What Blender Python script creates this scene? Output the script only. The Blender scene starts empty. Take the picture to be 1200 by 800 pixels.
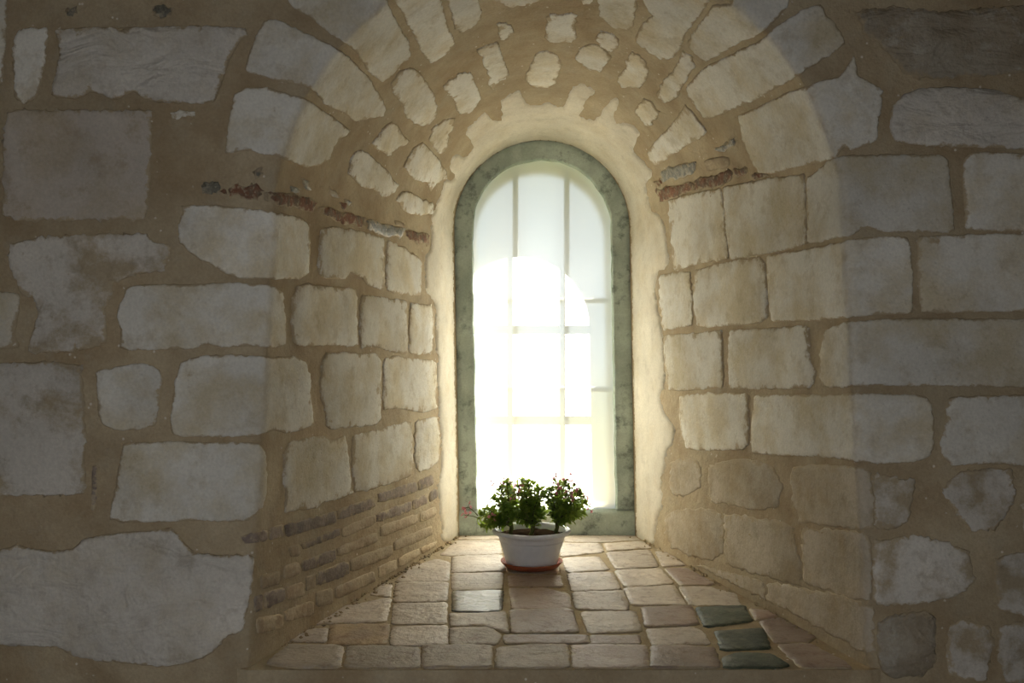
import bpy, bmesh, math, random
from mathutils import Vector, noise
from mathutils.bvhtree import BVHTree
from mathutils.geometry import delaunay_2d_cdt

scene = bpy.context.scene
COL = scene.collection

# ------------------------------------------------------------------ camera
CAM = Vector((0.0, -1.70, 1.60))
FPX = 1000.0                       # focal length in pixels of the 1200x800 frame
HORIZON = 430.0
cam_d = bpy.data.cameras.new('camera')
cam_d.sensor_width = 36.0
cam_d.lens = 36.0 * FPX / 1200.0
cam_d.shift_y = (HORIZON - 400.0) / 1200.0
cam_d.clip_start = 0.02
cam = bpy.data.objects.new('camera', cam_d)
cam.location = CAM
cam.rotation_euler = (math.pi / 2, 0, 0)
COL.objects.link(cam)
scene.camera = cam

# ------------------------------------------------------------------ world, sun, room fill
w = bpy.data.worlds.new('sky')
scene.world = w
w.use_nodes = True
bg = w.node_tree.nodes['Background']
bg.inputs['Color'].default_value = (0.83, 0.91, 1.0, 1)
bg.inputs['Strength'].default_value = 1.4

SUN_DIR = Vector((-0.31, -1.0, -1.38))
sd = bpy.data.lights.new('sun', 'SUN')
sd.energy = 57.0
sd.color = (1.0, 0.93, 0.78)
sd.angle = math.radians(0.8)
sun = bpy.data.objects.new('sun', sd)
sun.rotation_euler = SUN_DIR.to_track_quat('-Z', 'Y').to_euler()
sun.location = (3, 8, 9)
COL.objects.link(sun)

ad = bpy.data.lights.new('room_fill', 'AREA')     # added fill for the front wall, set in an unseen window opposite
ad.shape = 'RECTANGLE'
ad.size, ad.size_y = 0.84, 1.14
ad.energy = 8.0
ad.color = (0.95, 0.94, 1.0)
area = bpy.data.objects.new('room_fill', ad)
area.location = (-0.15, -2.16, 1.35)
area.rotation_euler = (math.pi / 2, 0, 0)
COL.objects.link(area)

vs = scene.view_settings
vs.view_transform = 'Standard'
vs.look = 'None'
vs.exposure = 0.0
vs.gamma = 1.0
vs.use_curve_mapping = False
scene.display_settings.display_device = 'sRGB'
cy = scene.cycles
cy.use_denoising = True
cy.max_bounces = 10
cy.diffuse_bounces = 6
cy.glossy_bounces = 4
cy.transmission_bounces = 6
cy.transparent_max_bounces = 8
cy.sample_clamp_indirect = 6.0
cy.blur_glossy = 0.5

# ------------------------------------------------------------------ helpers
def tag(o, label=None, cat=None, group=None, kind=None):
    if label: o['label'] = label
    if cat: o['category'] = cat
    if group: o['group'] = group
    if kind: o['kind'] = kind
    return o

def link(name, verts, faces, mat, parent=None, smooth=True, origin=None):
    me = bpy.data.meshes.new(name)
    vv = [Vector(v) for v in verts]
    if origin is None:
        c = Vector((0, 0, 0))
        for v in vv: c += v
        c /= max(1, len(vv))
    else:
        c = Vector(origin)
    me.from_pydata([v - c for v in vv], [], faces)
    me.update()
    if smooth:
        me.polygons.foreach_set('use_smooth', [True] * len(me.polygons))
    for m in (mat if isinstance(mat, (list, tuple)) else [mat]):
        me.materials.append(m)
    o = bpy.data.objects.new(name, me)
    COL.objects.link(o)
    if parent is not None:
        o.parent = parent
        pl = parent.location.copy()
        pp = parent.parent
        while pp is not None:
            pl += pp.location
            pp = pp.parent
        o.location = c - pl
    else:
        o.location = c
    return o

def empty(name, loc):
    o = bpy.data.objects.new(name, None)
    o.empty_display_size = 0.1
    o.location = loc
    COL.objects.link(o)
    return o

def box_mesh(x0, x1, y0, y1, z0, z1):
    v = [(x0,y0,z0),(x1,y0,z0),(x1,y1,z0),(x0,y1,z0),(x0,y0,z1),(x1,y0,z1),(x1,y1,z1),(x0,y1,z1)]
    f = [(0,3,2,1),(4,5,6,7),(0,1,5,4),(1,2,6,5),(2,3,7,6),(3,0,4,7)]
    return v, f

def px_dir(x, y):
    return Vector(((x - 600.0) / FPX, 1.0, (HORIZON - y) / FPX))

# ------------------------------------------------------------------ materials
def new_mat(name):
    m = bpy.data.materials.new(name)
    m.use_nodes = True
    nt = m.node_tree
    for n in list(nt.nodes): nt.nodes.remove(n)
    out = nt.nodes.new('ShaderNodeOutputMaterial')
    return m, nt, out

def nd(nt, t, **kw):
    n = nt.nodes.new(t)
    for k, v in kw.items():
        if k in n.inputs: n.inputs[k].default_value = v
        else: setattr(n, k, v)
    return n

def ramp(nt, fac, a, b, lo=0.0, hi=1.0):
    r = nt.nodes.new('ShaderNodeMapRange')
    r.inputs['From Min'].default_value = a
    r.inputs['From Max'].default_value = b
    r.inputs['To Min'].default_value = lo
    r.inputs['To Max'].default_value = hi
    nt.links.new(fac, r.inputs['Value'])
    return r.outputs['Result']

def mix(nt, fac, a, b, mode='MIX'):
    m = nt.nodes.new('ShaderNodeMix')
    m.data_type = 'RGBA'
    m.blend_type = mode
    for s, v in ((m.inputs[0], fac), (m.inputs[6], a), (m.inputs[7], b)):
        if isinstance(v, (int, float)): s.default_value = v
        elif isinstance(v, (tuple, list)): s.default_value = (*v[:3], 1)
        else: nt.links.new(v, s)
    return m.outputs[2]

def masonry(name, base, stain, stain_lo=0.48, stain_hi=0.68, scale=7.0, dirt=(0.30, 0.24, 0.15), dirt_amt=0.35,
            fleck=None, rough=0.9, bump=0.35, vary=0.10, pits=0.0, spec=0.15, chisel=0.0, bscale=55.0, smear=None):
    """mottled mineral surface: base colour, large stains, fine grain, flecks, relief"""
    m, nt, out = new_mat(name)
    L = nt.links.new
    geo = nd(nt, 'ShaderNodeNewGeometry')
    pos = geo.outputs['Position']
    info = nd(nt, 'ShaderNodeObjectInfo')
    off = nd(nt, 'ShaderNodeVectorMath', operation='MULTIPLY_ADD')
    L(info.outputs['Random'], off.inputs[0]); off.inputs[1].default_value = (3.1, 1.7, 2.3)
    L(pos, off.inputs[2])
    P = off.outputs[0]
    def noi(sc, det=6, ro=0.6, vec=P, dist=0.0):
        n = nd(nt, 'ShaderNodeTexNoise', Scale=sc, Detail=det, Roughness=ro, Distortion=dist)
        L(vec, n.inputs['Vector'])
        return n.outputs['Fac']
    c = mix(nt, ramp(nt, noi(scale, 8, 0.65, dist=0.15), stain_lo, stain_hi), base, stain)
    d1 = ramp(nt, noi(scale * 2.7, 8, 0.7), 0.53, 0.66, 0.0, dirt_amt)
    c = mix(nt, d1, c, dirt)
    d2 = ramp(nt, noi(scale * 0.55, 5, 0.55), 0.35, 0.65, 0.86, 1.08)
    c = mix(nt, 1.0, c, d2, 'MULTIPLY')
    if smear:
        at = nd(nt, 'ShaderNodeAttribute', attribute_name='edge')
        sm = nd(nt, 'ShaderNodeMath', operation='MULTIPLY_ADD')
        L(at.outputs['Fac'], sm.inputs[0]); sm.inputs[1].default_value = 0.27; L(noi(26, 6, 0.7), sm.inputs[2])
        c = mix(nt, ramp(nt, sm.outputs[0], 0.66, 0.76), c, smear)
    g = ramp(nt, noi(170, 4, 0.6), 0.3, 0.7, 0.90, 1.07)
    c = mix(nt, 1.0, c, g, 'MULTIPLY')
    rv = ramp(nt, info.outputs['Random'], 0, 1, 1 - vary, 1 + vary * 0.6)
    c = mix(nt, 1.0, c, rv, 'MULTIPLY')
    if fleck:
        v = nd(nt, 'ShaderNodeTexVoronoi', Scale=48.0, Randomness=1.0)
        L(pos, v.inputs['Vector'])
        f = ramp(nt, v.outputs['Distance'], 0.10, 0.16, 1.0, 0.0)
        f2 = ramp(nt, noi(30, 2, 0.5), 0.55, 0.6)
        mm = nd(nt, 'ShaderNodeMath', operation='MULTIPLY'); L(f, mm.inputs[0]); L(f2, mm.inputs[1])
        c = mix(nt, mm.outputs[0], c, fleck)
    b = nd(nt, 'ShaderNodeBsdfPrincipled', Roughness=rough)
    b.inputs['Specular IOR Level'].default_value = spec
    L(c, b.inputs['Base Color'])
    # relief
    h1 = noi(bscale, 8, 0.62)
    h2 = noi(14, 5, 0.6)
    add = nd(nt, 'ShaderNodeMath', operation='MULTIPLY_ADD'); L(h2, add.inputs[0]); add.inputs[1].default_value = 1.6; L(h1, add.inputs[2])
    H = add.outputs[0]
    if pits > 0:
        v = nd(nt, 'ShaderNodeTexVoronoi', Scale=70.0, Randomness=1.0); L(P, v.inputs['Vector'])
        pt = ramp(nt, v.outputs['Distance'], 0.05, 0.25, -pits, 0.0)
        a2 = nd(nt, 'ShaderNodeMath', operation='ADD'); L(H, a2.inputs[0]); L(pt, a2.inputs[1]); H = a2.outputs[0]
    if chisel > 0:
        mp = nd(nt, 'ShaderNodeMapping'); mp.inputs['Scale'].default_value = (9, 9, 17); mp.inputs['Rotation'].default_value = (0, 0.35, 0)
        L(P, mp.inputs['Vector'])
        hc = noi(1.0, 3, 0.5, mp.outputs[0], 0.8)
        a3 = nd(nt, 'ShaderNodeMath', operation='MULTIPLY_ADD'); L(hc, a3.inputs[0]); a3.inputs[1].default_value = chisel; L(H, a3.inputs[2]); H = a3.outputs[0]
    bp = nd(nt, 'ShaderNodeBump', Strength=bump, Distance=0.008)
    L(H, bp.inputs['Height']); L(bp.outputs[0], b.inputs['Normal'])
    L(b.outputs[0], out.inputs['Surface'])
    return m

M = {}
M['mortar'] = masonry('mortar', (0.47, 0.385, 0.25), (0.35, 0.26, 0.15), 0.40, 0.66, 5.0, (0.42, 0.36, 0.25), 0.5, fleck=(0.66, 0.60, 0.48), bump=0.55, vary=0)
M['clean'] = masonry('limestone', (0.72, 0.69, 0.60), (0.61, 0.535, 0.375), 0.44, 0.62, 6.5, dirt=(0.44, 0.36, 0.22), bump=0.26, dirt_amt=0.45, pits=0.5, smear=(0.44, 0.355, 0.23))
M['dull'] = masonry('limestone_dull', (0.56, 0.50, 0.415), (0.47, 0.39, 0.27), 0.46, 0.70, 6.0, dirt=(0.38, 0.29, 0.18), bump=0.42, dirt_amt=0.5, smear=(0.44, 0.355, 0.23))
M['chisel'] = masonry('limestone_tooled', (0.63, 0.59, 0.51), (0.53, 0.46, 0.33), 0.50, 0.75, 6.0, bump=0.6, chisel=6.0, smear=(0.44, 0.355, 0.23))
M['stain'] = masonry('limestone_stained', (0.54, 0.47, 0.355), (0.44, 0.35, 0.22), 0.44, 0.66, 6.5, bump=0.40, smear=(0.44, 0.355, 0.23))
M['patchy'] = masonry('limestone_patchy', (0.62, 0.58, 0.50), (0.42, 0.345, 0.23), 0.46, 0.58, 8.0, dirt_amt=0.5, bump=0.50, smear=(0.44, 0.355, 0.23))
M['grey'] = masonry('limestone_sooty', (0.43, 0.38, 0.29), (0.33, 0.27, 0.185), 0.42, 0.60, 8.0, (0.52, 0.48, 0.40), 0.7, bump=0.7, chisel=4.0, smear=(0.44, 0.355, 0.23))
M['plaster'] = masonry('lime_plaster', (0.67, 0.615, 0.49), (0.60, 0.52, 0.37), 0.48, 0.72, 8.0, dirt_amt=0.22, bump=0.18, bscale=30)
M['brick_grey'] = masonry('brick_grey', (0.34, 0.28, 0.22), (0.23, 0.18, 0.145), 0.45, 0.62, 22.0, (0.40, 0.33, 0.22), 0.7, bump=0.7, vary=0.25, smear=(0.44, 0.355, 0.23))
M['brick_pale'] = masonry('brick_pale', (0.47, 0.38, 0.25), (0.38, 0.285, 0.18), 0.45, 0.65, 16.0, (0.50, 0.43, 0.31), 0.6, bump=0.6, vary=0.2, smear=(0.44, 0.355, 0.23))
M['brick_red'] = masonry('brick_red', (0.25, 0.125, 0.075), (0.20, 0.15, 0.10), 0.46, 0.58, 38.0, (0.44, 0.36, 0.235), 1.0, bump=0.9, vary=0.2, smear=(0.44, 0.355, 0.23))
M['flint'] = masonry('flint', (0.17, 0.16, 0.12), (0.32, 0.29, 0.21), 0.46, 0.60, 40.0, (0.46, 0.40, 0.28), 1.0, rough=0.5, bump=0.9, spec=0.4, smear=(0.44, 0.355, 0.23))
M['tile'] = masonry('paver_pale', (0.63, 0.545, 0.44), (0.52, 0.42, 0.32), 0.44, 0.66, 12.0, (0.25, 0.15, 0.095), 0.6, bump=0.55, rough=0.52, vary=0.15, spec=0.5, smear=(0.44, 0.355, 0.23))
M['tile_grey'] = masonry('paver_worn_grey', (0.47, 0.405, 0.32), (0.38, 0.31, 0.235), 0.44, 0.66, 12.0, (0.24, 0.16, 0.10), 0.6, bump=0.5, rough=0.6, vary=0.12, spec=0.4, smear=(0.44, 0.355, 0.23))
M['tile_buff'] = masonry('paver_buff', (0.56, 0.41, 0.24), (0.49, 0.37, 0.25), 0.44, 0.66, 12.0, (0.28, 0.15, 0.08), 0.6, bump=0.5, rough=0.7, spec=0.35, smear=(0.44, 0.355, 0.23))
M['tile_pink_shade'] = masonry('paver_dull_red_shade', (0.39, 0.295, 0.23), (0.33, 0.235, 0.175), 0.44, 0.66, 12.0, (0.20, 0.11, 0.08), 0.6, bump=0.5, rough=0.52, vary=0.2, spec=0.5, smear=(0.44, 0.355, 0.23))  # dull red paver, darkened further to stand in for the pot's shadow
M['tile_green'] = masonry('paver_green', (0.075, 0.095, 0.06), (0.155, 0.165, 0.115), 0.46, 0.64, 26.0, (0.05, 0.06, 0.04), 0.7, bump=0.7, rough=0.5, spec=0.4)
M['tile_wet'] = masonry('paver_glazed', (0.10, 0.10, 0.08), (0.17, 0.155, 0.115), 0.45, 0.65, 22.0, (0.06, 0.06, 0.05), 0.6, bump=0.5, rough=0.26, spec=0.8)
M['frame'] = masonry('painted_stone_frame', (0.56, 0.645, 0.55), (0.41, 0.475, 0.40), 0.43, 0.60, 6.0, (0.13, 0.15, 0.125), 0.75, bump=0.25, rough=0.75, vary=0)
M['ext'] = masonry('exterior_stone', (0.38, 0.315, 0.19), (0.31, 0.25, 0.14), 0.45, 0.65, 5.0, bump=0.4, vary=0)
M['lime'] = masonry('limewash', (0.48, 0.44, 0.36), (0.38, 0.33, 0.25), 0.45, 0.7, 3.0, bump=0.4, vary=0)
M['flag'] = masonry('flagstone', (0.30, 0.26, 0.20), (0.22, 0.19, 0.14), 0.45, 0.7, 3.0, bump=0.4, vary=0.15)
M['wood'] = masonry('old_timber', (0.16, 0.10, 0.055), (0.10, 0.06, 0.03), 0.45, 0.7, 6.0, bump=0.4, vary=0.1)
M['lawn'] = masonry('lawn', (0.05, 0.055, 0.03), (0.065, 0.07, 0.04), 0.45, 0.65, 1.5, (0.04, 0.045, 0.025), 0.5, bump=0.6, vary=0)

def simple(name, col, rough=0.5, spec=0.5, metal=0.0, sss=0.0):
    m, nt, out = new_mat(name)
    b = nd(nt, 'ShaderNodeBsdfPrincipled', Roughness=rough, Metallic=metal)
    b.inputs['Specular IOR Level'].default_value = spec
    geo = nd(nt, 'ShaderNodeNewGeometry')
    n = nd(nt, 'ShaderNodeTexNoise', Scale=90.0, Detail=5.0)
    nt.links.new(geo.outputs['Position'], n.inputs['Vector'])
    c = mix(nt, ramp(nt, n.outputs['Fac'], 0.35, 0.65), tuple(x * 0.88 for x in col), col)
    nt.links.new(c, b.inputs['Base Color'])
    nt.links.new(b.outputs[0], out.inputs['Surface'])
    return m
M['iron'] = simple('wrought_iron', (0.70, 0.71, 0.71), 0.6)
M['terracotta'] = simple('terracotta', (0.37, 0.105, 0.045), 0.7, 0.3)
M['soil'] = simple('potting_soil', (0.035, 0.022, 0.014), 1.0, 0.0)
M['stem'] = simple('plant_stem', (0.12, 0.13, 0.035), 0.7, 0.3)

def thin_mat(name, c1, c2, trans, tcol, rough=0.4, scale=60):
    m, nt, out = new_mat(name)
    geo = nd(nt, 'ShaderNodeNewGeometry')
    n = nd(nt, 'ShaderNodeTexNoise', Scale=float(scale), Detail=3.0)
    nt.links.new(geo.outputs['Position'], n.inputs['Vector'])
    c = mix(nt, ramp(nt, n.outputs['Fac'], 0.38, 0.62), c1, c2)
    b = nd(nt, 'ShaderNodeBsdfPrincipled', Roughness=rough)
    b.inputs['Specular IOR Level'].default_value = 0.35
    nt.links.new(c, b.inputs['Base Color'])
    t = nd(nt, 'ShaderNodeBsdfTranslucent')
    t.inputs['Color'].default_value = (*tcol, 1)
    ms = nd(nt, 'ShaderNodeMixShader'); ms.inputs[0].default_value = trans
    nt.links.new(b.outputs[0], ms.inputs[1]); nt.links.new(t.outputs[0], ms.inputs[2])
    nt.links.new(ms.outputs[0], out.inputs['Surface'])
    return m
M['leaf'] = thin_mat('leaf', (0.075, 0.15, 0.03), (0.13, 0.21, 0.05), 0.58, (0.42, 0.56, 0.09))
M['petal'] = thin_mat('petal', (0.55, 0.17, 0.22), (0.66, 0.30, 0.32), 0.4, (0.85, 0.33, 0.36))
M['pot'] = thin_mat('white_plastic', (0.74, 0.76, 0.78), (0.70, 0.72, 0.75), 0.12, (0.8, 0.8, 0.8), 0.32)

# frosted pane: milky film (translucent) on glass that still lets a blurred view through
m, nt, out = new_mat('frosted_glass')
tr = nd(nt, 'ShaderNodeBsdfTranslucent'); tr.inputs['Color'].default_value = (0.86, 0.87, 0.92, 1)
rf = nd(nt, 'ShaderNodeBsdfRefraction', Roughness=0.66, IOR=0.9); rf.inputs['Color'].default_value = (0.95, 0.97, 0.96, 1)
ms = nd(nt, 'ShaderNodeMixShader'); ms.inputs[0].default_value = 0.31
nt.links.new(tr.outputs[0], ms.inputs[1]); nt.links.new(rf.outputs[0], ms.inputs[2])
nt.links.new(ms.outputs[0], out.inputs['Surface'])
M['frost'] = m
m, nt, out = new_mat('clear_glass_face')
tp = nd(nt, 'ShaderNodeBsdfTransparent'); tp.inputs['Color'].default_value = (0.96, 0.98, 0.97, 1)
nt.links.new(tp.outputs[0], out.inputs['Surface'])
M['clear'] = m

# ------------------------------------------------------------------ embrasure surface
Y_BACK = 1.346            # plane of the window frame
SILL = 1.0
ZLOW = 0.88
FZ, FR, FCX = 1.872, 0.573, 0.0935       # front arch: springing, radius, centre
BZ, BR = 2.096, 0.312                    # arch at the frame
def bcx(z):
    t = max(0.0, min(1.0, (2.096 - z) / 1.096))
    return 0.1066 + 0.0195 * t
NS, NA = 36, 72
def front_outline():
    P = []
    for i in range(NS):
        z = ZLOW + (FZ - ZLOW) * i / NS
        k = (FZ - z) / (FZ - 1.0)
        P.append(Vector((FCX - FR - 0.047 * k, 0, z)))
    for i in range(NA + 1):
        a = math.pi - math.pi * i / NA
        P.append(Vector((FCX + FR * math.cos(a), 0, FZ + FR * math.sin(a))))
    for i in range(NS):
        z = FZ - (FZ - ZLOW) * (i + 1) / NS
        k = (FZ - z) / (FZ - 1.0)
        P.append(Vector((FCX + FR + 0.047 * k, 0, z)))
    return P
def back_outline(half, y, zlow=ZLOW, spring=BZ, ns=NS, na=NA):
    P = []
    for i in range(ns):
        z = zlow + (spring - zlow) * i / ns
        P.append(Vector((bcx(z) - half, y, z)))
    for i in range(na + 1):
        a = math.pi - math.pi * i / na
        P.append(Vector((bcx(spring) + half * math.cos(a), y, spring + half * math.sin(a))))
    for i in range(ns):
        z = spring - (spring - zlow) * (i + 1) / ns
        P.append(Vector((bcx(z) + half, y, z)))
    return P
FO = front_outline()
BO = back_outline(BR, Y_BACK)
RX, RZ = 2.6, 3.2
def outer_rect():
    P = []
    n = len(FO)
    for i, p in enumerate(FO):
        if i < NS: P.append(Vector((-RX, 0, p.z)))
        elif i > NS + NA: P.append(Vector((RX, 0, p.z)))
        else:
            a = math.pi - math.pi * (i - NS) / NA
            dx, dz = math.cos(a), math.sin(a)
            ts = []
            if dx > 1e-6: ts.append((RX - FCX) / dx)
            if dx < -1e-6: ts.append((-RX - FCX) / dx)
            if dz > 1e-6: ts.append((RZ - FZ) / dz)
            t = min(ts)
            P.append(Vector((FCX + dx * t, 0, FZ + dz * t)))
    return P
GO = outer_rect()
rings = []
RF = 0.016
KF = 26
def toward(a, b, d):
    v = b - a
    return a + v * (d / v.length)
fr_edge = [toward(f, g, RF) for f, g in zip(FO, GO)]
sp_edge = [toward(f, b, RF) for f, b in zip(FO, BO)]
for k in range(KF):
    t = (k / KF)
    t = 1 - (1 - t) ** 1.6
    rings.append([g.lerp(e, t) for g, e in zip(GO, fr_edge)])
for k in range(6):
    t = k / 5
    rings.append([(e * (1 - t) ** 2 + f * 2 * t * (1 - t) + s * t * t) for e, f, s in zip(fr_edge, FO, sp_edge)])
KS = 30
for k in range(1, KS + 1):
    rings.append([s.lerp(b, k / KS) for s, b in zip(sp_edge, BO)])
ext_dir = [(b - s) for s, b in zip(sp_edge, BO)]
rings.append([b + Vector((0, 0.075, 0)) for b in BO])
core_v, core_f = [], []
n = len(FO)
for r in rings: core_v += r
for k in range(len(rings) - 1):
    for i in range(n - 1):
        a, b, c, d = k * n + i, k * n + i + 1, (k + 1) * n + i + 1, (k + 1) * n + i
        core_f.append((a, b, c, d))
# wall below the opening
def add_quad(p0, p1, p2, p3):
    b = len(core_v)
    core_v.extend([Vector(p0), Vector(p1), Vector(p2), Vector(p3)])
    core_f.append((b, b + 1, b + 2, b + 3))
add_quad((-RX, 0, 0), (RX, 0, 0), (RX, 0, ZLOW), (-RX, 0, ZLOW))
add_quad((FO[0].x, 0.004, ZLOW), (FO[-1].x, 0.004, ZLOW), (FO[-1].x + 0.02, 0.004, SILL - 0.006), (FO[0].x - 0.02, 0.004, SILL - 0.006))
BVH = BVHTree.FromPolygons(core_v, core_f)

wall_front = link('wall_front', core_v, core_f, M['mortar'], origin=(0, 0, 0))
tag(wall_front, 'thick rubble and ashlar stone wall with splayed round-arched window opening', 'wall', kind='structure')

def proj_wall(x, y):
    d = px_dir(x, y)
    loc, nor, idx, dist = BVH.ray_cast(CAM, d.normalized())
    if loc is None:
        return None, None
    if nor.dot(d) > 0: nor = -nor
    return loc, nor
def smooth_proj(x, y):
    loc, nor = proj_wall(x, y)
    if loc is None: return None, None
    acc = Vector(nor)
    for dx, dy in ((5, 0), (-5, 0), (0, 5), (0, -5)):
        l2, n2 = proj_wall(x + dx, y + dy)
        if l2 is not None: acc += n2
    return loc, acc.normalized()
def proj_sill(x, y, z=SILL):
    d = px_dir(x, y)
    t = (z - CAM.z) / d.z
    return CAM + d * t

# ------------------------------------------------------------------ piece builder
def area2(p):
    return sum(p[i][0] * p[(i + 1) % len(p)][1] - p[(i + 1) % len(p)][0] * p[i][1] for i in range(len(p))) / 2
def inside(p, x, y):
    c = False
    n = len(p); j = n - 1
    for i in range(n):
        xi, yi = p[i]; xj, yj = p[j]
        if (yi > y) != (yj > y) and x < (xj - xi) * (y - yi) / (yj - yi) + xi: c = not c
        j = i
    return c
def dist_edge(p, x, y):
    best = 1e9
    n = len(p)
    for i in range(n):
        ax, ay = p[i]; bx, by = p[(i + 1) % n]
        dx, dy = bx - ax, by - ay
        l = dx * dx + dy * dy
        t = 0 if l == 0 else max(0, min(1, ((x - ax) * dx + (y - ay) * dy) / l))
        best = min(best, (ax + dx * t - x) ** 2 + (ay + dy * t - y) ** 2)
    return math.sqrt(best)

def piece(name, poly, mapper, mat, parent, t, depth, seg, inset, grid, jit, relief, seed, relief_scale=14.0, smooth_cut=0.12, bev=0.3):
    """a stone: outline -> ragged outline -> bevelled, uneven face on the surface given by mapper, with sides going into the wall"""
    if area2(poly) < 0: poly = poly[::-1]
    # soften corners
    q = []
    n = len(poly)
    for i in range(n):
        a, b = poly[i], poly[(i + 1) % n]
        q.append((a[0] + (b[0] - a[0]) * smooth_cut, a[1] + (b[1] - a[1]) * smooth_cut))
        q.append((a[0] + (b[0] - a[0]) * (1 - smooth_cut), a[1] + (b[1] - a[1]) * (1 - smooth_cut)))
    bd = []
    n = len(q)
    for i in range(n):
        a, b = q[i], q[(i + 1) % n]
        l = math.hypot(b[0] - a[0], b[1] - a[1])
        k = max(1, int(round(l / seg)))
        for s in range(k):
            x = a[0] + (b[0] - a[0]) * s / k; y = a[1] + (b[1] - a[1]) * s / k
            v = Vector((x * 0.11 * 7 / seg, y * 0.11 * 7 / seg, seed * 1.37))
            v2 = Vector((x * 0.5 * 7 / seg, y * 0.5 * 7 / seg, seed * 2.1))
            bd.append((x + jit * (noise.noise(v) + 0.8 * noise.noise(v2)), y + jit * (noise.noise(v + Vector((9, 3, 1))) + 0.8 * noise.noise(v2 + Vector((5, 5, 5))))))
    n = len(bd)
    pts = list(bd)
    kinds = [0] * n
    # inset ring
    for i in range(n):
        a, b, c = bd[i - 1], bd[i], bd[(i + 1) % n]
        tx, ty = c[0] - a[0], c[1] - a[1]
        l = math.hypot(tx, ty) or 1
        x, y = b[0] - ty / l * inset, b[1] + tx / l * inset
        if inside(bd, x, y) and dist_edge(bd, x, y) > inset * 0.72:
            pts.append((x, y)); kinds.append(1)
    xs = [p[0] for p in bd]; ys = [p[1] for p in bd]
    gx = min(xs) + grid * 0.5
    row = 0
    gy = min(ys) + grid * 0.5
    while gy < max(ys):
        gx = min(xs) + grid * (0.5 if row % 2 else 0.1)
        while gx < max(xs):
            jx = gx + grid * 0.25 * noise.noise(Vector((gx, gy, seed)))
            jy = gy + grid * 0.25 * noise.noise(Vector((gy, gx, seed + 4)))
            if inside(bd, jx, jy) and dist_edge(bd, jx, jy) > inset * 1.7:
                pts.append((jx, jy)); kinds.append(2)
            gx += grid
        gy += grid; row += 1
    res = delaunay_2d_cdt([Vector(p) for p in pts], [], [list(range(n))], 1, 1e-4)
    ov, of, orig = res[0], res[2], res[3]
    V, F = [], []
    kk = []
    for i, v in enumerate(ov):
        k = min([kinds[j] for j in orig[i]] or [0])
        loc, nor = mapper(v.x, v.y)
        if loc is None: return None
        nn = noise.fractal(loc * relief_scale + Vector((seed * 3.3, seed, 0)), 0.7, 2.1, 4)
        h = t + relief * nn
        if k == 0: h = bev * t
        elif k == 1: h = 0.88 * t + relief * 0.7 * nn
        V.append(loc + nor * h)
        kk.append((k, loc, nor))
    flip = None
    for f in of:
        F.append(tuple(f))
    # orientation
    if F:
        s = 0.0
        for f in F[:20]:
            a, b, c = V[f[0]], V[f[1]], V[f[2]]
            s += (b - a).cross(c - a).dot(kk[f[0]][2])
        if s < 0: F = [tuple(reversed(f)) for f in F]
    # sides
    ecount = {}
    for f in F:
        for i in range(len(f)):
            e = (f[i], f[(i + 1) % len(f)])
            ecount[e] = ecount.get(e, 0) + 1
    low = {}
    for e in list(ecount):
        if (e[1], e[0]) not in ecount:
            for vi in e:
                if vi not in low:
                    low[vi] = len(V)
                    V.append(kk[vi][1] - kk[vi][2] * depth)
            F.append((e[1], e[0], low[e[0]], low[e[1]]))
    o = link(name, V, F, mat, parent)
    at = o.data.attributes.new('edge', 'FLOAT', 'POINT')
    at.data.foreach_set('value', [(1.0, 0.75, 0.0)[q[0]] for q in kk] + [1.0] * (len(V) - len(kk)))
    return o

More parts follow.
